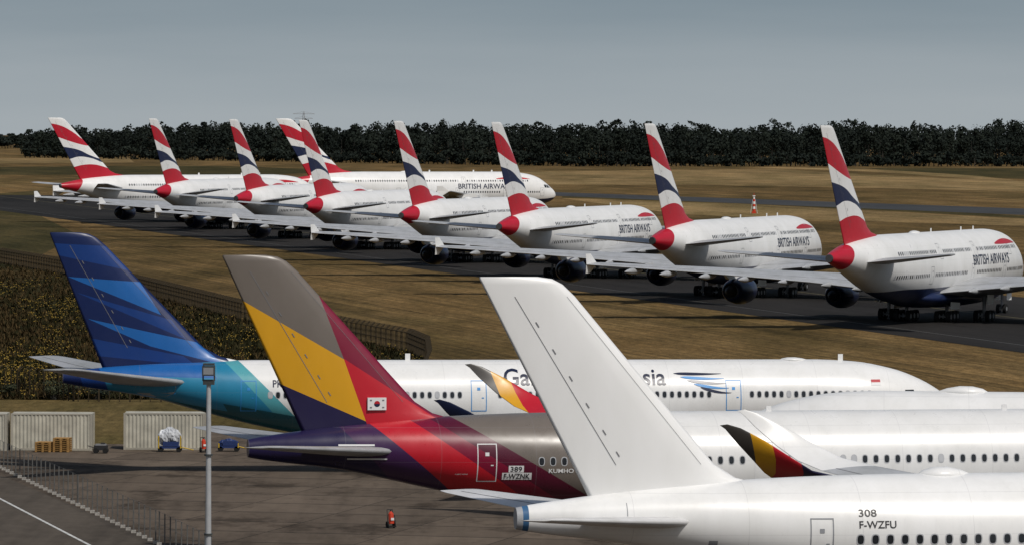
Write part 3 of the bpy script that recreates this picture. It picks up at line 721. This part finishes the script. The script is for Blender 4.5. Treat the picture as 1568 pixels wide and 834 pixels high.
# ------------------------------------------------------------ striped marker mast
mb=MB(); 
for i in range(6): mb.tube((0,0,.5+i*.65),(0,0,.5+(i+1)*.65),.42-.03*i,.42-.03*(i+1),12,i%2)
mb.box((0,0,.25),(1.1,1.1,.5),0); mb.box((0,0,4.55),(.7,.7,.25),1); mb.tube((0,0,4.6),(0,0,5.3),.06,mi=0)
for sx in(-1,1): mb.tube((sx*.9,0,0),(sx*.3,0,3.6),.05,mi=1)
x,Y=G(1154,327); link('striped_beacon',mb.mesh('beacon',[m_orange,m_wmark]),None,(x,Y,0))
# ------------------------------------------------------------ trees
def leaves_mass(name,trees,npt,size,mats):
    V=[];M=[];n=0
    for (x,Y,h,r) in trees:
        k=npt; u=rng.normal(size=(k,3)); u/=np.linalg.norm(u,axis=1)[:,None]
        nb=7; bc=rng.normal(size=(nb,3))*np.array([.42*r,.42*r,.20*h]); bc[:,2]+=h*.6
        bi=rng.integers(0,nb,k); rad=rng.uniform(.6,1,k)[:,None]
        c_=bc[bi]+u*rad*np.array([r*.55,r*.55,h*.22])
        rr=np.hypot(c_[:,0],c_[:,1])/(r*1.3)
        capz=h*(1-.28*np.clip(rr,0,1)**2)*rng.uniform(.96,1.02,k)
        c_[:,2]=np.clip(c_[:,2],.5,capz); c_+=np.array([x,Y,0])
        # leaf clumps roughly tangent to the crown lobe, so lobes shade as rounded masses
        nrm=u+rng.normal(size=(k,3))*.35; nrm/=np.linalg.norm(nrm,axis=1)[:,None]
        a=np.cross(nrm,rng.normal(size=(k,3)));a/=np.linalg.norm(a,axis=1)[:,None]; b_=np.cross(nrm,a)
        s=(rng.uniform(.6,1.3,k)*size)[:,None]
        q=np.stack([c_-a*s,c_-b_*s,c_+a*s,c_+b_*s],axis=1).reshape(-1,3)
        tone=rng.uniform(-.7,.7)
        V.append(q); M.append(np.where(tone+rng.normal(size=k)*.35>.0,0,1)); n+=k
    V=np.concatenate(V);M=np.concatenate(M)
    tv=[];tf=[]
    for (x,Y,h,r) in trees:
        o=len(V)+len(tv); tv+=[(x-.3,Y,0),(x+.3,Y,0),(x,Y+.5,0),(x-.12,Y,h*.7),(x+.12,Y,h*.7),(x,Y+.2,h*.7)]
        tf+=[(o,o+1,o+4,o+3),(o+1,o+2,o+5,o+4),(o+2,o,o+3,o+5)]
    Vt=np.concatenate([V,np.array(tv)]); fc=[(4*i,4*i+1,4*i+2,4*i+3) for i in range(n)]+tf
    me=bpy.data.meshes.new(name); me.from_pydata(Vt.tolist(),[],fc)
    for m in mats: me.materials.append(m)
    me.polygons.foreach_set('material_index',list(M)+[2]*len(tf)); me.update(); return link(name,me)
m_l1=pmat('forest_leaf_light_hazed',(.023,.029,.023),.95,scale=.02,var=.5,spec=.02); m_l2=pmat('forest_leaf_dark_hazed',(.017,.022,.019),.95,scale=.03,var=.4,spec=.02); m_bark=pmat('bark',(.02,.018,.014),.9)  # distance haze put into the leaf colours: lifted and slightly bluish
trees=[]
for row in range(7):
    px=40+random.uniform(0,15)
    while px<1640:
        base=240+14*min(1,px/900)-row*1.3
        x,Y=G(px,base); s=F/Y
        hh=np.interp(px,[50,150,250,420,800,1200,1568],[15,17.4,20,20.3,21.8,22,23.0])+1.0*math.sin(px*.021)+.9*math.sin(px*.053+2)+.6*math.sin(px*.14)
        hh*=(random.uniform(.62,.95) if row<3 else random.uniform(.84,1.04))
        trees.append((x,Y+random.uniform(-10,10),hh,random.uniform(3.4,6.8)))
        px+=random.uniform(4.5,8)*s
leaves_mass('distant_tree_line',trees,330,.6,[m_l1,m_l2,m_bark])
shr=[]
px=40
while px<1640:
    x,Y=G(px,241+14*min(1,px/900)); shr.append((x,Y-random.uniform(0,15),random.uniform(4,8),random.uniform(3,5))); px+=7
leaves_mass('forest_edge_shrubs',shr,150,.65,[m_l1,m_l2,m_bark])
far=[]
px=-60
while px<90:
    x,Y=G(px,226+random.uniform(-3,2)); far.append((x,Y,random.uniform(6,11),random.uniform(4,7))); px+=random.uniform(1.5,5)
leaves_mass('hedgerow_trees',far,200,.9,[m_l1,m_l2,m_bark])
m_bl2=pmat('bush_leaf',(.035,.04,.015),.9)
for px,y,h,r in((82,612,1.7,1.5),(105,611,1.2,1.2),(150,612,1.2,1.1),(12,606,1.1,1.0)):
    x,Y=G(px,y); leaves_mass('bush',[(x,Y,h,r)],800,.075,[m_bl2,m_l2,m_bark])
# power pylon
mb=MB(); hh=28
for sx in(-1,1):
    for sy in(-1,1): mb.tube((sx*3,sy*3,0),(sx*.4,sy*.4,hh),.2,.14,5)
for k in range(8):
    z=k*3.4;w=3-2.6*z/hh;w2=3-2.6*(z+3.4)/hh
    for sy in(-1,1): mb.tube((-w,sy*w,z),(w2,sy*w2,z+3.4),.1,n=4); mb.tube((w,sy*w,z),(-w2,sy*w2,z+3.4),.1,n=4)
for z,w in((21,8),(25,9.5)): mb.tube((-w,0,z+1),(w,0,z+1),.16,n=5); mb.tube((-w,0,z+1),(0,0,z+3),.1,n=4); mb.tube((w,0,z+1),(0,0,z+3),.1,n=4)
x,Y=P(464,1.75); link('power_pylon',mb.mesh('pylon',[m_strut]),None,(x,Y,0))
# ------------------------------------------------------------ world, sun, camera
el=math.radians(52); az=math.radians(145)
w=bpy.data.worlds.new('World'); scene.world=w; w.use_nodes=True; nt=w.node_tree; bg=nt.nodes['Background']
sky=nt.nodes.new('ShaderNodeTexSky'); sky.sky_type='NISHITA'; sky.sun_disc=False; sky.sun_elevation=el; sky.sun_rotation=az; sky.air_density=1.3; sky.dust_density=2.5
tc=nt.nodes.new('ShaderNodeTexCoord'); sp=nt.nodes.new('ShaderNodeSeparateXYZ'); nt.links.new(tc.outputs['Generated'],sp.inputs[0])
mp=nt.nodes.new('ShaderNodeMapping'); mp.inputs['Scale'].default_value=(6,6,60); nt.links.new(tc.outputs['Generated'],mp.inputs[0])
nz=nt.nodes.new('ShaderNodeTexNoise'); nz.inputs['Scale'].default_value=1.6; nz.inputs['Detail'].default_value=5; nt.links.new(mp.outputs[0],nz.inputs[0])
def M(op,a,b):
    x=nt.nodes.new('ShaderNodeMath'); x.operation=op
    for i,v in enumerate((a,b)):
        if isinstance(v,(int,float)): x.inputs[i].default_value=v
        else: nt.links.new(v,x.inputs[i])
    return x.outputs[0]
STR=.06
zz=M('ADD',M('DIVIDE',sp.outputs[2],.04),M('MULTIPLY',M('SUBTRACT',nz.outputs[0],.5),.4))
cr=nt.nodes.new('ShaderNodeValToRGB'); nt.links.new(zz,cr.inputs[0]); e=cr.color_ramp.elements
cols=[(0,(.355,.395,.42)),(.2,(.32,.365,.395)),(.6,(.225,.28,.32)),(1,(.20,.25,.295))]
while len(e)<4: e.new(.5)
for i,(p_,c_) in enumerate(cols): e[i].position=p_; e[i].color=(*c_,1)
sc=nt.nodes.new('ShaderNodeVectorMath'); sc.operation='SCALE'; nt.links.new(cr.outputs[0],sc.inputs[0]); sc.inputs['Scale'].default_value=1/STR
mx=nt.nodes.new('ShaderNodeMix'); mx.data_type='RGBA'; 
mr=nt.nodes.new('ShaderNodeMapRange'); mr.inputs[1].default_value=.035; mr.inputs[2].default_value=.18; mr.inputs[3].default_value=.0; mr.inputs[4].default_value=1
nt.links.new(sp.outputs[2],mr.inputs[0]); nt.links.new(mr.outputs[0],mx.inputs[0]); nt.links.new(sc.outputs[0],mx.inputs[6]); nt.links.new(sky.outputs[0],mx.inputs[7])
nt.links.new(mx.outputs[2],bg.inputs[0]); bg.inputs[1].default_value=STR
sd=bpy.data.lights.new('sun','SUN'); sd.energy=3.0; sd.angle=math.radians(1.2); sd.color=(1,.955,.89)
so=bpy.data.objects.new('sun',sd); scene.collection.objects.link(so)
d=Vector((math.sin(az)*math.cos(el),math.cos(az)*math.cos(el),math.sin(el))); so.rotation_euler=d.to_track_quat('Z','Y').to_euler()
cam=bpy.data.cameras.new('camera'); co=bpy.data.objects.new('camera',cam); scene.collection.objects.link(co)
cam.sensor_width=36; cam.lens=36*F/1568; cam.clip_start=1; cam.clip_end=60000
pitch=math.atan((417-178)/F)
co.matrix_world=Matrix.Translation((0,0,H))@Matrix.Rotation(math.pi/2-pitch,4,'X')@Matrix.Rotation(.0051,4,'Z')
scene.camera=co
scene.view_settings.view_transform='Standard'; scene.view_settings.look='None'; scene.view_settings.exposure=0
